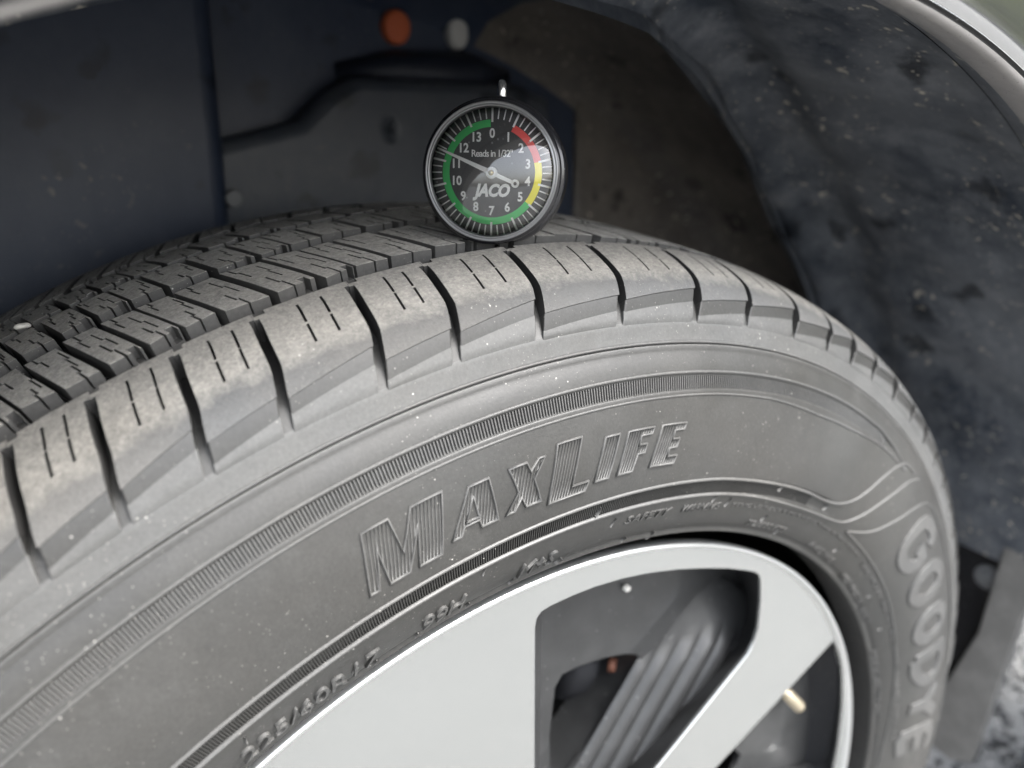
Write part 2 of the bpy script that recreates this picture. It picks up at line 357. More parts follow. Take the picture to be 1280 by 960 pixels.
# ------------------------------------------------------------------ big lettering, outlined and striped
LET = {
 'M': ([(105.27, 64.2), (103.69, 64.2), (103.49, 52.5), (102.33, 64.2), (100.38, 64.2), (101.29, 45.5), (102.83, 45.5), (102.21, 58.6), (103.49, 45.5), (104.79, 45.5), (104.83, 57.6), (105.52, 45.5), (106.12, 45.5)], [], -.045),
 'A': ([(98.76, 61.9), (97.4, 61.9), (97.21, 47.8), (98.40, 47.8), (98.49, 50.5), (99.54, 50.5), (99.83, 47.8), (100.47, 47.8)], [[(98.61, 58.6), (98.44, 51.5), (99.37, 51.5)]], -.05),
 'X': ([(96.0, 61.9), (94.75, 61.9), (94.54, 58.6), (93.88, 61.9), (93.44, 61.9), (94.36, 56.0), (93.98, 47.8), (95.13, 47.8), (95.4, 51.5), (95.98, 47.8), (96.63, 47.8), (95.57, 53.8)], [], -.055),
 'L': ([(92.43, 64.2), (90.61, 64.2), (91.51, 48.7), (90.14, 48.7), (90.42, 45.5), (93.46, 45.5)], [], -.057),
 'I': ([(88.73, 61.9), (87.55, 61.9), (88.42, 47.6), (89.62, 47.6)], [], -.061),
 'F': ([(86.78, 61.9), (84.53, 61.9), (84.72, 59.7), (85.66, 59.7), (85.81, 56.6), (85.13, 56.6), (85.28, 53.5), (85.89, 53.5), (86.29, 47.6), (87.65, 47.6)], [], -.061),
 'E': ([(83.78, 61.9), (81.49, 61.9), (81.66, 59.7), (82.53, 59.7), (82.72, 56.6), (82.06, 56.6), (82.19, 53.5), (82.92, 53.5), (83.01, 50.5), (82.11, 50.5), (82.27, 47.6), (84.67, 47.8)], [], -.061)}
for ch in 'MAXLIFE':
    outl, holes, k = LET[ch]; mb = MB()
    ridge(mb, outl, .00075, .0007, True)
    for hl in holes: ridge(mb, hl, .0007, .0007, True)
    # stripes parallel to the stems: u = th - k*s constant
    us = [p[0] - k * p[1] for p in outl]; u = min(us) + .17
    while u < max(us) - .1:
        hit = []
        for L in [outl] + holes:
            for i in range(len(L)):
                a, b_ = L[i], L[(i + 1) % len(L)]; ua, ub = a[0] - k * a[1] - u, b_[0] - k * b_[1] - u
                if (ua < 0) != (ub < 0): f_ = ua / (ua - ub); hit.append(a[1] + (b_[1] - a[1]) * f_)
        hit.sort()
        for a, b_ in zip(hit[::2], hit[1::2]):
            if b_ - a > .9: ridge(mb, [(u + k * (a + .2), a + .2), (u + k * (b_ - .2), b_ - .2)], .00046, .00028)
        u += .232
    mb.obj('raised_letter', 'letter', tire)

# ------------------------------------------------------------------ block letters on the right: strokes in (u across, v up)
def stroke_letter(strokes, th_c, wdeg, s0, s1, lean):
    mb = MB()
    for st in strokes:
        pts = [(th_c - (u - .5) * wdeg - lean * (v - .5), s0 + (s1 - s0) * v) for u, v in st]
        ridge(mb, smooth_pts(pts, 3) if len(pts) > 3 else pts, .0080, .0008, False, flat=True)
        for e in (-1, 1): pass
    return mb.obj('block_letter', 'letter', tire, smooth=False)
ell = [(.5 + .5 * math.cos(a), .5 + .5 * math.sin(a)) for a in np.linspace(0, 2 * math.pi, 17)]
G = [(.95, .80), (.75, 1), (.3, 1), (0, .75), (0, .25), (.28, 0), (.75, 0), (1, .2), (1, .46), (.6, .46)]
D1 = [(0, 0), (0, 1)]; D2 = [(0, 1), (.5, 1), (1, .72), (1, .28), (.5, 0), (0, 0)]
Y1 = [(0, 1), (.5, .5), (.5, 0)]; Y2 = [(1, 1), (.5, .5)]
stroke_letter([G], 38.4, 4.6, 44, 70, 1.5)
stroke_letter([ell], 31.2, 4.4, 42, 68, 1.5)
stroke_letter([ell], 24.0, 4.4, 40, 66, 1.5)
stroke_letter([D1, D2], 17.0, 4.4, 37, 63, 1.5)
stroke_letter([Y1, Y2], 10.4, 4.6, 34, 60, 1.5)
stroke_letter([[(1, 0), (0, 0), (0, 1), (1, 1)], [(0, .5), (.8, .5)]], 4.0, 3.4, 32, 58, 1.5)

# ------------------------------------------------------------------ small moulded text near the bead
def arc_text(s, th0, th1, sm0, sm1, hgt=.0006, name='small_lettering', shear=.25):
    cu = text_curve(s, 1, .5, shear)
    tmp = bpy.data.objects.new('tmp', cu); COL.objects.link(tmp); bpy.context.view_layer.update(); w, hh, _ = tmp.dimensions
    bpy.data.objects.remove(tmp)
    w = max(w, 1e-3); hh = max(hh, 1e-3)
    fn = lambda x, y, z: TS((th0 + th1) / 2 + (th1 - th0) * (x / w), (sm0 + (sm1 - sm0) * (y / hh + .5)) / 1000, hgt * .9 if z > 0 else -.0003)
    return from_curve(name, cu, 'letter', tire, fn)
arc_text('225/60R17', 117.6, 107.0, 15.0, 22.4, .0011)
arc_text('99H', 103.7, 100.1, 15.0, 22.4, .0011)
arc_text('M+S', 95.4, 92.0, 15.2, 22.2, .0011)
arc_text('SAFETY', 85.6, 80.6, 24.0, 27.6); arc_text('WARNING', 79.2, 74.4, 24.0, 27.6)
arc_text('SERIOUS INJURY MAY RESULT FROM TIRE FAILURE', 72.6, 46.5, 25.2, 27.4, .0004, shear=0)
arc_text('TIRE MOUNTING BY SPECIALLY TRAINED PERSONS', 45.2, 6, 23.0, 26.0, .0004, shear=0)
arc_text('TUBELESS', 68.4, 61.4, 15.0, 18.4, .0005); arc_text('RADIAL', 55.5, 49.0, 13.6, 17.2, .0005)
arc_text('MADE', 45.2, 42.4, 12.0, 16.0, .0005); arc_text('IN U.S.A.', 41.8, 37.2, 12.4, 16.0, .0005); arc_text('DOT', 35.8, 32.4, 11.4, 15.0, .0005)
arc_text('MAX LOAD 775 KG', 26, 12, 10.0, 14.5, .0005)
for th, s, l in [(98.6, 28, 4), (91.2, 12, 3.5), (112.6, 12, 3.4), (107.4, 10.6, 3.2), (104.0, 10.6, 3.2), (99.6, 10.6, 3.0), (90.9, 10.6, 3.0), (86.9, 25, 4), (84, 10.8, 3), (80.5, 8, 5), (75.8, 28.2, 3.4), (73.6, 25.6, 4), (66.5, 19, 3.6), (62.2, 13, 3.8), (59.0, 33, 3), (50.9, 19, 3.6), (67.6, 35, 3), (37.8, 18, 3), (95.7, 12, 3), (116.2, 25, 4), (88.9, 33, 3.5), (30, 17, 3), (109, 17.5, 2.4)]:
    ridge_obj('mould_line', [(th, s), (th - .25, s + l)], .0006, .0006)

# ------------------------------------------------------------------ tread blocks
GR = [116.23, 112.76, 109.06, 105.34, 100.57, 96.51, 91.45, 85.82, 79.65, 74.75, 69.39, 64.87, 61.18, 57.36, 52.94, 48.47]
GR = [116.23 + 3.7 * i for i in range(6, 0, -1)] + GR + [48.47 - 4.1 * i for i in range(1, 11)]
def field_block(name, s_a, s_b, v0, v1, slots, shear, na, nv, depth, mats=('tread', 'wall'), lift=0.0, parent=None, topmat=None, into=None, bev=.00045):
    """block on the tread: s from s_a(v) to s_b(v), angle from v0 to v1; slots = [(a0, a1, b0, b1, d)] in s and angle, cut to depth d"""
    av = sorted(set([round(x, 4) for x in np.linspace(0, 1, na + 1)])); bv = set(round(x, 5) for x in np.linspace(v0, v1, nv + 1))
    fa = lambda s: (s - s_a(.5)) / (s_b(.5) - s_a(.5))
    cut = [(max(0., fa(p)), min(1., fa(q)), max(min(r, s), min(v0, v1)), min(max(r, s), max(v0, v1)), d) for p, q, r, s, d in slots]
    cut = [c for c in cut if c[1] > c[0] and c[3] > c[2]]
    av = set(av)
    for c in cut: av |= {round(c[0], 4), round(c[1], 4)}; bv |= {round(c[2], 5), round(c[3], 5)}
    def thin(L, keep, eps):
        o = []
        for x in sorted(L):
            if o and x - o[-1] < eps:
                if x in keep: o[-1] = x
                continue
            o.append(x)
        return o
    ka = {round(c[0], 4) for c in cut} | {round(c[1], 4) for c in cut} | {0., 1.}; kb = {round(c[2], 5) for c in cut} | {round(c[3], 5) for c in cut} | {round(v0, 5), round(v1, 5)}
    av = thin(av, ka, .004); bv = thin(bv, kb, .02)
    A, B = len(av) - 1, len(bv) - 1
    H = [[0.0] * B for _ in range(A)]
    for i in range(A):
        for j in range(B):
            am = (av[i] + av[i + 1]) / 2; bm = (bv[j] + bv[j + 1]) / 2
            for c in cut:
                if c[0] < am < c[1] and c[2] < bm < c[3]: H[i][j] = -min(c[4], depth)
    VV = {}; V = []; F = []; FM = []
    def P(i, j, h):
        key = (i, j, round(h, 6))
        if key not in VV:
            fb = (bv[j] - v0) / (v1 - v0); s = s_a(fb) + (s_b(fb) - s_a(fb)) * av[i]
            VV[key] = len(V); V.append(TS(bv[j] + shear(s), s, h + (lift(s, av[i]) if callable(lift) else lift)))
        return VV[key]
    flip = v1 < v0
    get = lambda i, j: H[i][j] if 0 <= i < A and 0 <= j < B else -depth
    def face(q, mi): F.append(tuple(q)); FM.append(mi)
    for i in range(A):
        for j in range(B):
            h = H[i][j]
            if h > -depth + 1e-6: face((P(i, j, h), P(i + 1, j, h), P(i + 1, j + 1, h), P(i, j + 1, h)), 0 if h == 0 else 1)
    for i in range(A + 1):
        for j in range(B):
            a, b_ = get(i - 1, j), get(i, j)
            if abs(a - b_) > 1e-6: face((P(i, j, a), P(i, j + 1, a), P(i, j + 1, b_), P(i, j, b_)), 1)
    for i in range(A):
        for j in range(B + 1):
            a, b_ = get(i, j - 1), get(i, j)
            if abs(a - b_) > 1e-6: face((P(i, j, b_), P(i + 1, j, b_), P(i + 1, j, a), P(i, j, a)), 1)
    if into is not None: into[0].add(V, F); into[1].extend(FM); return
    o = mesh_obj(name, V, F, list(mats), parent or tire, fm=FM, bev=bev)
    if topmat:
        me = o.data; me.materials.append(MAT[topmat])
    bm = bmesh.new(); bm.from_mesh(o.data); bmesh.ops.recalc_face_normals(bm, faces=bm.faces); bm.to_mesh(o.data); bm.free()
    return o
sh1 = lambda s: float(np.interp(s, [.097, .104, .113, .123, .131, .138], [.85, .5, 0, -.22, -.42, -.5]))
DEP = .0085
rnd = random.Random(3)
for i in range(len(GR) - 1):
    a, b = GR[i], GR[i + 1]; p = a - b; gw = .47; long_ = i % 2
    j = lambda x: rnd.uniform(-x, x)
    slots = [(.05, .1345, a - gw / 2, a + 1, .02), (.05, .1345, b - 1, b + gw / 2, .02)]
    f1, f2 = .42 + j(.02), .70 + j(.02)
    for f in (f1, f2):
        c = a - p * f; slots += [(.116, .124 + j(.0006), c - .05, c + .05, .003), (.1247, .1342, c - .065, c + .065, .0045)]
    slots += [(.1362, .1385, a - p * .13, a - p * .02, .004)]
    ca, cb = .1036 + .0006 * long_, .1062 + .0024 * long_
    o = field_block('shoulder_block', lambda v, ca=ca, cb=cb: ca + (cb - ca) * v, lambda v: .1382, a, b, slots, sh1, 16, 8, DEP, mats=('tread', 'wall', 'shoulder'), lift=lambda s, a: .0021 * (1 - sstep(.106, .130, s)), bev=.0016)
    for po in o.data.polygons:                       # the buffed lower flank of the block
        if po.material_index == 0:
            c = po.center; rr = math.hypot(c.x, c.z)
            if rr < .10: po.material_index = 2
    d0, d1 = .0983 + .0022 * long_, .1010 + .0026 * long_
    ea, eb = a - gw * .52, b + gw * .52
    field_block('shoulder_step', lambda v, d0=d0, d1=d1: d0 + (d1 - d0) * v - .0004, lambda v, ca=ca, cb=cb: ca + (cb - ca) * v + .001, ea, eb, [], sh1, 5, 6, .005, mats=('side', 'side'), lift=lambda s, t_: .0003 + .0015 * t_, bev=.0005)  # darker rubber; shade of the down-facing step put into its colour
    field_block('shoulder_apron', lambda v: .0957, lambda v, d0=d0, d1=d1: d0 + (d1 - d0) * v + .0008, ea + .02, eb - .02, [], sh1, 6, 6, .004, mats=('shoulder', 'shoulder'), lift=lambda s, t_: -.0003 + .0008 * min(1, t_ * 2.5), bev=.0004)
sh2 = lambda s: (s - .1465) * 42
sh3 = lambda s: (s - .1905) * 110
for i in range(len(GR) - 1):
    a, b = GR[i] + .35, GR[i + 1] + .35; p = a - b; j = lambda x: rnd.uniform(-x, x)
    for (s0, s1, lean, off, nn) in ((.1465, .1775, 42, 0.0, 2), (.1855, .2075, 34, 1.2, 2), (.2125, .2365, 26, .4, 2), (.2450, .2765, -42, 0.0, 2)):
        for q in range(nn):
            f0, f1 = q / nn, (q + 1) / nn; va, vb = a + off - p * f0, a + off - p * f1; pp_ = va - vb
            gap = .23 if (i + q) % 2 else .085; ga = .23 if (i + q + 1) % 2 else .085
            n0, n1_ = s0 + rnd.uniform(-.0012, .0014), s1 + rnd.uniform(-.0014, .0012); w = s1 - s0
            cuts = [(.1, .4, va - ga, va + 1, .0060 if ga < .1 else .02), (.1, .4, vb - 1, vb + gap, .0052 if gap < .1 else .02)]
            c = va - pp_ * (.5 + j(.08)); cuts += [(n0 - .001, s0 + w * (.42 + j(.08)), c - .05, c + .05, .004)]
            c = va - pp_ * (.30 + j(.06)); cuts += [(s0 + w * (.60 + j(.06)), n1_ + .002, c - .045, c + .045, .004)]
            c = va - pp_ * (.74 + j(.05)); cuts += [(s0 + w * (.30 + j(.05)), s0 + w * (.86 + j(.05)), c - .04, c + .04, .003)]
            if (i + q) % 2 == 0: c = va - pp_ * (.80 + j(.04)); cuts += [(n0 - .001, n0 + .0035, c - .22, c + .16, .004)]
            zz = []
            for (c0, c1, c2, c3, cd) in cuts:
                if c3 - c2 < .12 and c1 - c0 > .006:
                    mm = (c0 + c1) / 2; dd = rnd.choice((-.13, .13)); zz += [(c0, mm, c2, c3, cd), (mm - .0004, mm + .0004, min(c2, c2 + dd), max(c3, c3 + dd), cd), (mm, c1, c2 + dd, c3 + dd, cd)]
                else: zz.append((c0, c1, c2, c3, cd))
            cuts = zz
            skew = rnd.uniform(-.0028, .0028)
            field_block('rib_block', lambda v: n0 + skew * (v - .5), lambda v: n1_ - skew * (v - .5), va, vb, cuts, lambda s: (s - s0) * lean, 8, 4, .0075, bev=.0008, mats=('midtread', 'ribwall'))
    a, b = GR[i], GR[i + 1]
    field_block('far_shoulder_block', lambda v: .285, lambda v: .3185, a, b, [(.2885, .33, a - .25, a + 1, .02), (.2885, .33, b - 1, b + .25, .02)], lambda s: 0, 6, 4, DEP, bev=.0005)
# the unseen rest of the tread, joined
acc = [MB(), []]
th = GR[-1]
while th > GR[0] - 360 + .1:
    nx = max(th - 4.15, GR[0] - 360)
    for s0, s1 in ((.1045, .1382), (.1465, .1775), (.1855, .2075), (.2125, .2365), (.245, .2765), (.285, .3185)):
        field_block('x', lambda v: s0, lambda v: s1, th - .2, nx + .2, [], lambda s: 0, 5, 3, DEP, into=acc)
    th = nx
mesh_obj('tread_underside', acc[0].v, acc[0].f, ['tread', 'wall'], tire, fm=acc[1], kind='stuff', smooth=False)
# pinch of grit caught in the tread
def pebble(name, loc, r, mat, label, seed):
    bm = bmesh.new(); bmesh.ops.create_icosphere(bm, subdivisions=2, radius=r); rr = random.Random(seed)
    for v in bm.verts: v.co = Vector((v.co.x * 1.4, v.co.y, v.co.z * .6)) * rr.uniform(.8, 1.15)
    me = bpy.data.meshes.new(name); bm.to_mesh(me); bm.free(); me.materials.append(MAT[mat])
    o = bpy.data.objects.new(name, me); COL.objects.link(o); o.location = loc; o['label'] = label; o['category'] = 'pebble'; return o
pp = TS(113.9, .214, .0004); pebble('pebble', (pp.x, pp.y, pp.z + ZC), .0018, 'stone', 'tiny white pebble caught in the tread at the far left', 4)

# ------------------------------------------------------------------ alloy wheel
wheel = thing('alloy_wheel', 'machined silver alloy wheel with dark grey spoke pockets, inside the dusty tire', 'wheel', (0, 0, ZC))
FY = -.0950
WA = [(-.0052, .100), (-.0056, .16), (-.0060, .2085), (-.0052, .2125), (-.003, .2147), (.001, .2155), (.011, .2160), (.0219, .2158), (.036, .2143), (.0508, .2115), (.067, .2073), (.0837, .2018), (.100, .1958), (.112, .1905), (.118, .1876), (.1225, .1845), (.1247, .1806), (.1262, .173), (.1271, .1666), (.1279, .152), (.1261, .1447), (.1221, .1384), (.110, .1302), (.0939, .1192), (.0653, .1000), (.045, .0862), (.030, .078), (.010, .080), (-.002, .088)]
WB = [(.1955, .1152), (.2005, .108), (.2053, .1007), (.2103, .0895), (.2141, .0773), (.2170, .066), (.2191, .0546), (.2208, .040), (.2221, .0258), (.2222, .0081), (.221, .000), (.216, -.0045), (.205, -.004), (.16, .018), (.115, .042), (.088, .056), (.084, .061), (.088, .0665), (.1072, .0754), (.15, .0945)]
def rot2(P, a): c, s_ = math.cos(R_(a)), math.sin(R_(a)); return [(x * c - z * s_, x * s_ + z * c) for x, z in P]
wins = [(rot2(WA, k), rot2(WB, k), k) for k in (0, 120, 240)]
dish = lambda r: 0.0
face_fn = lambda x, z, d: Vector((x, FY + .0010 - d, z))
circle = lambda r, n=240: [(r * math.cos(2 * math.pi * i / n), r * math.sin(2 * math.pi * i / n)) for i in range(n)]
# outline subdivided so the dish bends smoothly
curve_fill('spoke_face', [circle(.2290)] + [w[0] for w in wins] + [w[1] for w in wins] + [circle(.03, 60)], .0010, .0005, 'alloy', wheel, face_fn)
lathe('rim_lip', [(.2283, -.0950), (.2286, -.0970), (.2294, -.0978), (.2303, -.0978), (.2310, -.0968), (.2308, -.094), (.2302, -.0915), (.2290, -.0905)], 'lip', wheel, step=1)
lathe('barrel', [(.2285, -.092), (.224, -.080), (.218, -.070), (.212, -.055), (.208, -.03), (.206, .05), (.218, .09), (.23, .098)], 'barrel', wheel, step=3)
lathe('centre_cap', [(.0295, -.093), (.027, -.0965), (.018, -.098), (.0001, -.0985)], 'pocket', wheel, step=10)
def loft(name, P, Q, y0, y1, mat, par):
    n = len(P); V = [Vector((x, y0 + dish(math.hypot(x, z)), z)) for x, z in P] + [Vector((x * .5 + u * .5 , (y0 + y1) / 2, z * .5 + w * .5)) for (x, z), (u, w) in zip(P, Q)] + [Vector((x, y1, z)) for x, z in Q]
    F = [(k * n + i, k * n + (i + 1) % n, (k + 1) * n + (i + 1) % n, (k + 1) * n + i) for k in range(2) for i in range(n)]
    return mesh_obj(name, V, F, mat, par)
WAI = [(.016, .098), (.016, .158), (.016, .198), (.0165, .2005), (.018, .2025), (.020, .2035), (.026, .2045), (.033, .2045), (.043, .2035), (.055, .2015), (.070, .198), (.086, .193), (.102, .1875), (.115, .182), (.123, .1785), (.130, .175), (.136, .170), (.142, .162), (.146, .154), (.149, .142), (.148, .134), (.144, .127), (.131, .118), (.114, .107), (.084, .087), (.062, .073), (.045, .066), (.025, .068), (.018, .080)]
HA = [(.0215, .120), (.024, .147), (.028, .1525), (.038, .1525), (.054, .150), (.066, .1465), (.073, .143), (.0765, .138), (.0745, .129), (.061, .112), (.044, .098), (.034, .088), (.027, .0865), (.0225, .095)]
HB = [(.100, .052), (.150, .028), (.155, .040), (.140, .058), (.118, .068), (.104, .064)]
for A_, B_, k in wins:
    inn = rot2(WAI, k)
    loft('pocket_wall', A_, inn, FY + .0018, -.069, 'pocket', wheel)
    pf = lambda x, z, d: Vector((x, -.0665 - d + .012 * sstep(.16, .10, math.hypot(x, z)), z))
    pan = curve_fill('pocket_panel', [inn, rot2(HA, k)], .003, .0006, 'pocket', wheel, lambda x, z, d: Vector((x, -.0665 - d, z)))
    loft('pocket_step', rot2(HA, k), rot2([(x * .97 + .002, z * .98) for x, z in HA], k), -.067, -.040, 'pocket', wheel)
    V = []; F = []; nu, nv = 110, 22
    for b_ in range(nv + 1):
        v = -.45 + 1.45 * b_ / nv; l = (.0790 + (.030 - .0790) * v, .1440 + (.082 - .1440) * v); r_ = (.158 + (.098 - .158) * v, .1300 + (.058 - .1300) * v)
        for a_ in range(nu + 1):
            u = a_ / nu; x = l[0] + (r_[0] - l[0]) * u; z = l[1] + (r_[1] - l[1]) * u + .006 * math.sin(math.pi * u) * (1 - v)
            amp = .0032 * sstep(.02, .16 + .05 * math.sin(9 * u), v); wv = abs(math.sin(math.pi * 7 * u)) ** .8
            f_ = min(1, .211 / math.hypot(x, z)); x *= f_; z *= f_
            (x, z), = rot2([(x, z)], k); V.append((x, -.0676 - amp * wv - .012 * sstep(.0, .8, u) * sstep(-.45, .1, v), z))
    for b_ in range(nv):
        for a_ in range(nu): q = b_ * (nu + 1) + a_; F.append((q, q + 1, q + nu + 2, q + nu + 1))
    mesh_obj('fluted_panel', V, F, 'pocket', wheel)
    bi = rot2([(x + .010 * sstep(.12, .2, x) - .006 * (1 - sstep(.1, .2, x)), z + .002) for x, z in WB], k)
    loft('pocket_wall', B_, bi, FY + .0018, -.076, 'pocket', wheel)
    curve_fill('pocket_panel', [bi, rot2(HB, k)], .003, .0005, 'pocket', wheel, lambda x, z, d: Vector((x, -.0735 - d, z)))
mb = MB(); a0 = Vector((.176, -.073, .083)); a1 = Vector((.1925, -.0875, .0605)); d_ = a1 - a0
mb.tube([a0, a0 + d_ * .4, a0 + d_ * .42, a0 + d_ * .8, a0 + d_ * .86], [.0024, .0024, .0036, .0038, .0032], 14)
vs = mb.obj('valve_stem', 'brass', wheel, bev=.0004)
mb = MB(); mb.tube([a0 + Vector((.004, .0, -.001)), a0 + Vector((-.001, -.004, .004))], [.0062, .005], 14); mb.obj('valve_grommet', 'barrel', vs)
mb = MB(); mb.tube([(.164, -.074, .080), (.171, -.080, .076)], [.0028, .0028], 12); mb.obj('balance_weight', 'chrome', wheel, bev=.0005)
mb = MB(); mb.box((.062, -.0705, .1855), (.0035, .003, .0022), Euler((.3, .2, .3)).to_matrix()); mb.obj('rim_chip', 'whiteplug', wheel, bev=.0008)

brake = thing('brake_assembly', 'dark brake disc and caliper behind the wheel pockets', 'brake', (0, 0, ZC))
lathe('disc', [(.02, -.012), (.150, -.012), (.151, -.010), (.151, .010), (.150, .012)], 'disc', brake, step=3)
lathe('hub', [(.0001, -.05), (.06, -.05), (.075, -.045), (.078, -.012)], 'disc', brake, step=6)
mb = MB(); mb.tube([(.055, -.028, .118), (.082, -.030, .108), (.105, -.028, .092)], [.018, .021, .017], 12); mb.obj('caliper', 'disc', brake)
mb = MB(); mb.tube([(.071, -.052, .1265), (.073, -.055, .1265)], [.004, .0035], 10); mb.obj('caliper_bolt', 'rust', brake)

# ------------------------------------------------------------------ the car around the wheel
car = thing('car', 'silver car seen at its wheel arch, with fender edge and dirty black liner', 'car', (0, 0, ZC))
lathe('lip_return', [(.4310, -.1275), (.4268, -.134), (.4240, -.1400)], 'liner', car, -20, 215, 1)
fl = [(.4241, -.1398), (.4236, -.1405), (.4212, -.147), (.4194, -.1525), (.4191, -.1545), (.4194, -.1560), (.4201, -.1568)]
lathe('fender_lip', fl, 'lipgrey', car, -20, 215, 1)
lathe('lip_seal', [(.4201, -.1567), (.4206, -.1558), (.4212, -.1560), (.4215, -.1572)], 'trimgap', car, -35, 215, 1)
lathe('fender', [(.4215, -.1573), (.4224, -.1588), (.4245, -.1594), (.430, -.1600), (.44, -.1606), (.47, -.1618), (.52, -.1628), (.60, -.1600), (.75, -.150), (1.0, -.130)], 'car', car, -35, 215, 1)
# liner: follows the arch, its inboard edge runs at y_edge(th)
ye = lambda th: float(np.interp(th, [-40, 20, 31, 40, 47, 55, 63, 71, 78, 95, 215], [.06, .06, .06, .058, .055, .041, .023, -.003, -.023, -.03, -.03]))
V = []; F = []; nth = 126; ny = 26
rl = random.Random(2)
for i in range(nth + 1):
    th = 9 + 206 * i / nth; q = R_(th)
    for jn in range(ny + 1):
        u = jn / ny; y = -.130 + (ye(th) + .130) * u
        r = .4365 + .006 * sstep(0, .25, u) + .0022 * math.sin(th * .23 + 5 * u) * u + .0014 * math.sin(th * .61 - 9 * u) - .010 * math.exp(-((u - .94) / .06) ** 2) + .004 * math.exp(-((u - .75) / .07) ** 2)
        V.append((r * math.cos(q), y, r * math.sin(q)))
for i in range(nth):
    for jn in range(ny): a = i * (ny + 1) + jn; F.append((a, a + 1, a + ny + 2, a + ny + 1))
mesh_obj('arch_liner', V, F, 'liner', car)
lathe('liner_flange', [(.4300, -.1285), (.4330, -.1270), (.4362, -.1285), (.4370, -.131)], 'black', car, 9, 215, 1.5)
mb = MB(); mb.tube([((.4335 + .001 * math.sin(i)) * math.cos(R_(t_)), ye(t_) - .004 + .002 * math.sin(t_ * .3), (.4335 + .001 * math.sin(i)) * math.sin(R_(t_))) for i, t_ in enumerate(np.arange(20, 96, 3))], .003, 8); mb.obj('liner_seam', 'liner', car)
# inboard part of the wheel house
V = []; F = []; n1 = 100
secs = [(.427, None), (.462, None), (.475, .09), (.478, .15), (.470, .185), (.455, .196)]
for i in range(n1 + 1):
    th = 4 + 211 * i / n1; q = R_(th)
    for r, y in secs:
        yy = ye(th) + (-.012 if r == .427 else .006) if y is None else max(y, ye(th) + .02); V.append((r * math.cos(q), yy, r * math.sin(q)))
for i in range(n1):
    for jn in range(5): a = i * 6 + jn; F.append((a, a + 1, a + 7, a + 6))
fmw = []
for i in range(n1):
    th = 4 + 211 * (i + .5) / n1
    for jn in range(5): fmw.append(2 if jn == 0 else 1 if th < 72 else 0)
mesh_obj('wheel_house', V, F, ['inner', 'brown', 'liner'], car, fm=fmw)
def plate(name, outline, y, depth, mat, bev=.004, holes=[]):
    return curve_fill(name, [outline] + holes, depth, bev, mat, car, lambda x, z, d: Vector((x, y - d, z)), 3)
plate('inner_wing', [(-.5, -.05), (.24, -.05), (.24, .5), (-.5, .5)], .205, .01, 'inner')
plate('inner_rear_wing', [(.236, -.05), (.50, -.05), (.50, .5), (.236, .5)], .200, .01, 'brown')
hole = [(.069 + .0075 * math.cos(a), .379 + .0095 * math.sin(a)) for a in np.linspace(0, 2 * math.pi, 20, endpoint=False)]
plate('pressed_panel', [(-.045, .30), (.16, .30), (.19, .35), (.185, .392), (.16, .400), (.05, .401), (.036, .394), (.015, .376), (-.03, .366), (-.045, .36)], .186, .012, 'pressing', .008, [hole])
mb = MB(); mb.tube([(.045, .196, .412), (.08, .188, .414), (.135, .186, .415), (.168, .196, .412)], [.006, .011, .011, .006], 14); mb.obj('wiring_sleeve', 'darknavy', car)
for nm, x, z, mt in (('orange_plug', .0855, .4395, 'orange'), ('white_plug', .1295, .4385, 'whiteplug')):
    mb = MB(); mb.tube([(x, .201, z), (x, .191, z), (x, .189, z)], [.0104, .0104, .0082], 14); o = mb.obj(nm, mt, car, bev=.001)
    for v in o.data.vertices: v.co.x = x + (v.co.x - x) * (.92 if mt == 'orange' else .75)
plate('wing_panel', [(-.5, .15), (-.050, .15), (-.0465, .30), (-.044, .36), (-.040, .50), (-.5, .50)], .180, .012, 'inner', .010)
mb = MB(); mb.tube([(-.032, .178, .342), (-.032, .166, .342)], [.006, .005], 12); mb.obj('wing_bolt', 'clip', car, bev=.001)
# lower rear of the arch: liner flap with clips
V = []; 
def flap(name, pts, x, thick, mat, par, bev=.002):
    return curve_fill(name, [pts], thick, bev, mat, par, lambda y, z, d: Vector((x(y, z) + d, y, z)), 2)
flap('rear_liner_panel', [(-.0747, .2553), (-.0991, .144), (-.0829, .0973), (-.0748, -.0091), (-.0542, -.0894), (-.0242, -.1309), (.20, -.14), (.20, .255)], lambda y, z: .449 - .13 * max(0, z - .10), .003, 'black', car)
flap('mud_flap', [(-.1028, .1489), (-.0857, .1092), (-.0807, .0865), (-.0792, .0471), (-.0777, .0056), (-.0650, -.0502), (-.0572, -.0709), (-.044, -.100), (-.043, -.1139), (-.0785, -.1192), (-.0928, -.1093), (-.0963, -.0507), (-.1006, .0386), (-.1128, .1031)], lambda y, z: .437, .006, 'flap', car, .0015)
for y, z in ((-.0690, .0473), (-.0734, .1337), (-.0462, -.0516)):
    xx = .4470 - .13 * max(0, z - .10)
    mb = MB(); mb.tube([(xx + .003, y, z), (xx, y, z), (xx - .0022, y, z)], [.0125, .0118, .0095], 24); c = mb.obj('liner_clip', 'clip', car, bev=.0006)
    mb = MB(); mb.tube([(xx - .002, y, z), (xx - .0048, y, z)], [.0058, .0050], 20); mb.obj('clip_pin', 'clip', c, bev=.0006)

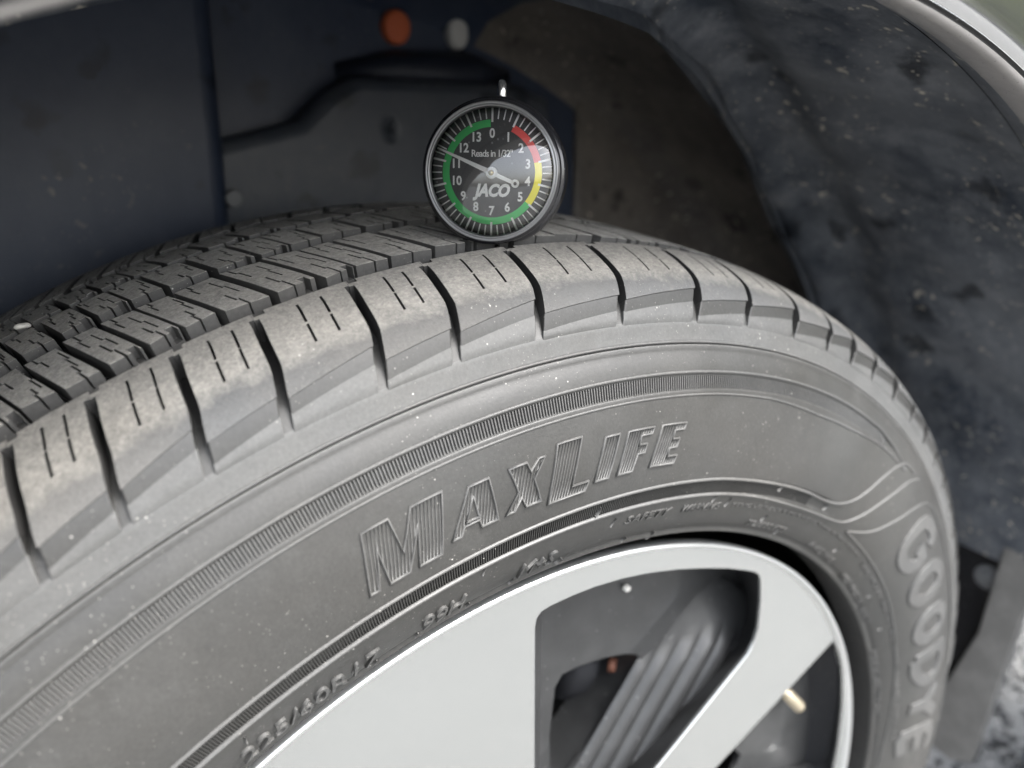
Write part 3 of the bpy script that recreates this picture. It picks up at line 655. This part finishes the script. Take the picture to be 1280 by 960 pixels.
# ------------------------------------------------------------------ tread depth gauge
g = thing('tread_depth_gauge', 'round dial tread depth gauge with green and yellow scale standing on the tire tread', 'gauge', (0, 0, 0))
GR_ = .0237
base = TS(90.5, .1462, 0)
g.location = Vector((base.x, base.y, base.z + ZC)) + Vector((.0, .0, GR_ - .0022)); g.rotation_euler = Euler((R_(-6), 0, R_(-43)), 'XYZ'); g.scale = (.95,) * 3
def disc_body(name, prof, mat, par, flat=None, step=3, **kw):
    o = lathe(name, prof, mat, par, step=step, **kw)
    if flat:
        for v in o.data.vertices: v.co.z = max(v.co.z, flat)
    return o
body = disc_body('body', [(.0001, .0095), (.0220, .0095), (.0240, .0085), (.0248, .0065), (.0250, -.0030), (.0245, -.0046), (.0225, -.0050)], 'black', g, -.0228)
disc_body('bezel', [(.0226, -.0040), (.0237, -.0048), (.0239, -.0062), (.0235, -.0072), (.0229, -.0076)], 'black', g)
disc_body('lens_rim', [(.0229, -.0075), (.0226, -.0080), (.0222, -.0077), (.0219, -.0077), (.0216, -.0082), (.0212, -.0079), (.0210, -.0052)], 'bezel', g)
dial = lathe('dial_face', [(.0211, -.0052), (.0001, -.0052)], 'blackdial', g, step=4)
DY = -.00535
def dp(ang, r, y=DY): a = R_(ang); return Vector((r * math.sin(a), y, r * math.cos(a)))
def ring_seg(name, a0, a1, r0, r1, mat):
    n = max(3, int((a1 - a0) / 3)); V = []
    for i in range(n + 1):
        a = a0 + (a1 - a0) * i / n; V += [dp(a, r0), dp(a, r1)]
    return mesh_obj(name, V, [(2 * i, 2 * i + 1, 2 * i + 3, 2 * i + 2) for i in range(n)], mat, dial)
RR = .0237; U = 360 / 14
ring_seg('scale_band', 5 * U, 14 * U - 2, RR * .625, RR * .725, 'green'); ring_seg('scale_band', 3 * U, 5 * U, RR * .625, RR * .725, 'yellow'); ring_seg('scale_band', 1.0 * U, 3 * U, RR * .625, RR * .725, 'red')
tickm = {}
for i in range(56):
    mj = i % 4 == 0
    if mj not in tickm:
        me = bpy.data.meshes.new('tick'); w = .00034 if mj else .00021; r0 = RR * (.69 if mj else .735); r1 = RR * .882
        me.from_pydata([(-w, DY - .0001, r0), (w, DY - .0001, r0), (w, DY - .0001, r1), (-w, DY - .0001, r1)], [], [(0, 1, 2, 3)]); me.materials.append(MAT['dialwhite']); tickm[mj] = me
    o = bpy.data.objects.new('tick', tickm[mj]); COL.objects.link(o); o.parent = dial; o.rotation_euler = (0, R_(i * 360 / 56), 0)
def dial_text(s, ang, r, size, name='numeral', off=.012, shear=0, cx=None, cz=None, sp=1.0, sx=1.0):
    p = dp(ang, r) if cx is None else Vector((cx, DY, cz))
    cu = text_curve(s, size, 0, shear, off * size, sp)
    from_curve(name, cu, 'dialwhite', dial, lambda x, y, z: Vector((p.x + x * sx, DY - .0001, p.z + y)))
for i in range(14): dial_text(str(i), i * U, RR * .535, .0042, off=.028, sx=.9)
dial_text('Reads in 1/32"', 0, 0, .0032, 'dial_text', .014, 0, 0, .0062, .86, .92)
dial_text('JACO', 0, 0, .0056, 'dial_text', .05, .3, 0, -.0060, .98, .86)
mb = MB(); ang = 293.0
def bar(mb, a, r0, r1, w0, w1, y, t_=.0004):
    d = dp(a, 1, 0); s_ = Vector((d.z, 0, -d.x)); V = []
    for yy in (y, y - t_):
        for r, w in ((r0, w0), (r1, w1)):
            for q in (-1, 1): V.append(d * r + s_ * q * w + Vector((0, yy, 0)))
    mb.add(V, [(4, 5, 7, 6), (0, 2, 3, 1), (0, 1, 5, 4), (2, 6, 7, 3), (0, 4, 6, 2), (1, 3, 7, 5)])
bar(mb, ang, 0, RR * .86, .00085, .00028, -.0060); bar(mb, ang + 180, 0, RR * .335, .00070, .00060, -.0060)
ndl = mb.obj('needle', 'dialwhite', g, smooth=False)
c = dp(ang + 180, RR * .375, 0); lathe('needle_ring', [(.0006, -.0060), (.0006, -.0064), (.0014, -.0064), (.0014, -.0060)], 'dialwhite', ndl, step=15, centre=c)
lathe('needle_hub', [(.0020, -.0058), (.0019, -.0067), (.0009, -.0068)], 'dialwhite', ndl, step=12)
lathe('hub_pin', [(.0010, -.0066), (.0009, -.0072), (.0001, -.0073)], 'gold', ndl, step=20)
lathe('lens', [(.0212, -.0074), (.0200, -.0083), (.018, -.0092), (.015, -.0101), (.0115, -.0108), (.008, -.0113), (.004, -.0116), (.0001, -.0117)], 'lens', g, step=4)
mb = MB(); mb.tube([(.0015, .003, .020), (.0015, .003, .0275), (.0015, .003, .0295), (.0015, .003, .0306), (.0015, .003, .0310)], [.00175, .00175, .0017, .0012, .0004], 16); mb.obj('plunger', 'chrome', g)
mb = MB(); mb.tube([(0, .003, -.021), (0, .003, -.0255)], [.0012, .0009], 10); mb.obj('probe_tip', 'chrome', g)

# ------------------------------------------------------------------ ground
m, t, b = new_mat('asphalt'); co = coords(t); MAT['asphalt'] = m
c = mixc(t, noise(t, co, 90, 6, .75), (.05, .05, .049), (.15, .15, .145)); c = mixc(t, specks(t, co, 110, .72, .8), c, (.30, .29, .27)); t.links.new(c, b.inputs['Base Color']); b.inputs['Roughness'].default_value = .85
bump(t, b, noise(t, co, 160, 4, .7), .8, .003)
mesh_obj('ground', [(-150, -150, 0), (150, -150, 0), (150, 150, 0), (-150, 150, 0)], [(0, 1, 2, 3)], 'asphalt', kind='structure')
rg = random.Random(8); mbs = [MB(), MB()]
bm = bmesh.new(); bmesh.ops.create_icosphere(bm, subdivisions=1, radius=1); IV = [v.co.copy() for v in bm.verts]; IF = [tuple(v.index for v in f.verts) for f in bm.faces]; bm.free()
for i in range(4200):
    x, y = rg.uniform(.30, 1.5), rg.uniform(-.25, .45); r = rg.uniform(.0025, .0075); e = Euler((rg.uniform(0, 6), rg.uniform(0, 6), rg.uniform(0, 6))).to_matrix(); sc = Vector((rg.uniform(.7, 1.3), rg.uniform(.7, 1.3), rg.uniform(.5, .9)))
    mbs[0 if rg.random() < .6 else 1].add([(e @ Vector((v.x * sc.x, v.y * sc.y, v.z * sc.z)) * r * rg.uniform(.85, 1.1)) + Vector((x, y, r * .45)) for v in IV], IF)
MAT['chipdark'] = paint('dark_chippings', (.05, .05, .05), .8); MAT['chippale'] = paint('pale_chippings', (.19, .187, .178), .8)
for q, mt, lb in ((mbs[0], 'chipdark', 'dark stone chippings lying on the ground behind the mud flap'), (mbs[1], 'chippale', 'pale stone chippings lying on the ground behind the mud flap')):
    o = q.obj('gravel', mt, smooth=False, kind='stuff'); o['label'] = lb; o['category'] = 'gravel'

# ------------------------------------------------------------------ trees across from the car, seen mirrored in the fender paint
def leaf_mat(name, a, b_):
    m, t, b = new_mat(name); g_ = t.nodes.new('ShaderNodeObjectInfo'); co = coords(t)
    t.links.new(mixc(t, noise(t, co, 2.2, 3, .6), a, b_), b.inputs['Base Color']); b.inputs['Roughness'].default_value = .6; MAT[name] = m
leaf_mat('leaves', (.06, .10, .02), (.19, .20, .05)); MAT['bark'] = paint('bark', (.09, .07, .05), .9, 0, 0, .5)
def tree(x, y, h, w, seed, label):
    rt = random.Random(seed); tr_ = thing('tree', label, 'tree', (x, y, 0), 'trees across from the car')
    mb = MB(); mb.tube([(0, 0, 0), (.05, .02, h * .3), (-.03, .05, h * .6), (0, 0, h * .9)], [.16, .12, .08, .03], 9)
    for q in range(7):
        a = rt.uniform(0, 6.28); z0 = h * rt.uniform(.25, .6); l = w * rt.uniform(.5, .8); mb.tube([(0, 0, z0), (math.cos(a) * l * .5, math.sin(a) * l * .5, z0 + l * .3), (math.cos(a) * l, math.sin(a) * l, z0 + l * .8)], [.06, .04, .015], 6)
    mb.obj('trunk', 'bark', tr_)
    mb = MB(); cl = [(rt.gauss(0, w * .42), rt.gauss(0, w * .42), h * rt.uniform(.22, 1), rt.uniform(.3, .7)) for _ in range(46)]
    for _ in range(9000):
        cx, cy, cz, r = rt.choice(cl); d = Vector((rt.gauss(0, 1), rt.gauss(0, 1), rt.gauss(0, 1))).normalized() * r * rt.uniform(.4, 1); c = Vector((cx, cy, cz)) + d; c.z = max(c.z, .1)
        e = Euler((rt.uniform(0, 6), rt.uniform(0, 6), rt.uniform(0, 6))).to_matrix(); k = rt.uniform(.05, .10)
        mb.add([c + e @ Vector(v) * k for v in ((-1, 0, 0), (0, -.5, 0), (1, 0, .1), (0, .5, 0))], [(0, 1, 2, 3)])
    mb.obj('crown', 'leaves', tr_, smooth=False)
tree(5.2, -2.75, 2.6, 1.35, 1, 'bushy green tree across from the car, mirrored in the fender paint')
tree(7.4, -4.9, 3.4, 1.9, 2, 'taller green tree across from the car, mirrored in the fender paint')
tree(7.2, -2.6, 3.0, 1.6, 3, 'low spreading green tree across from the car, mirrored in the fender paint')
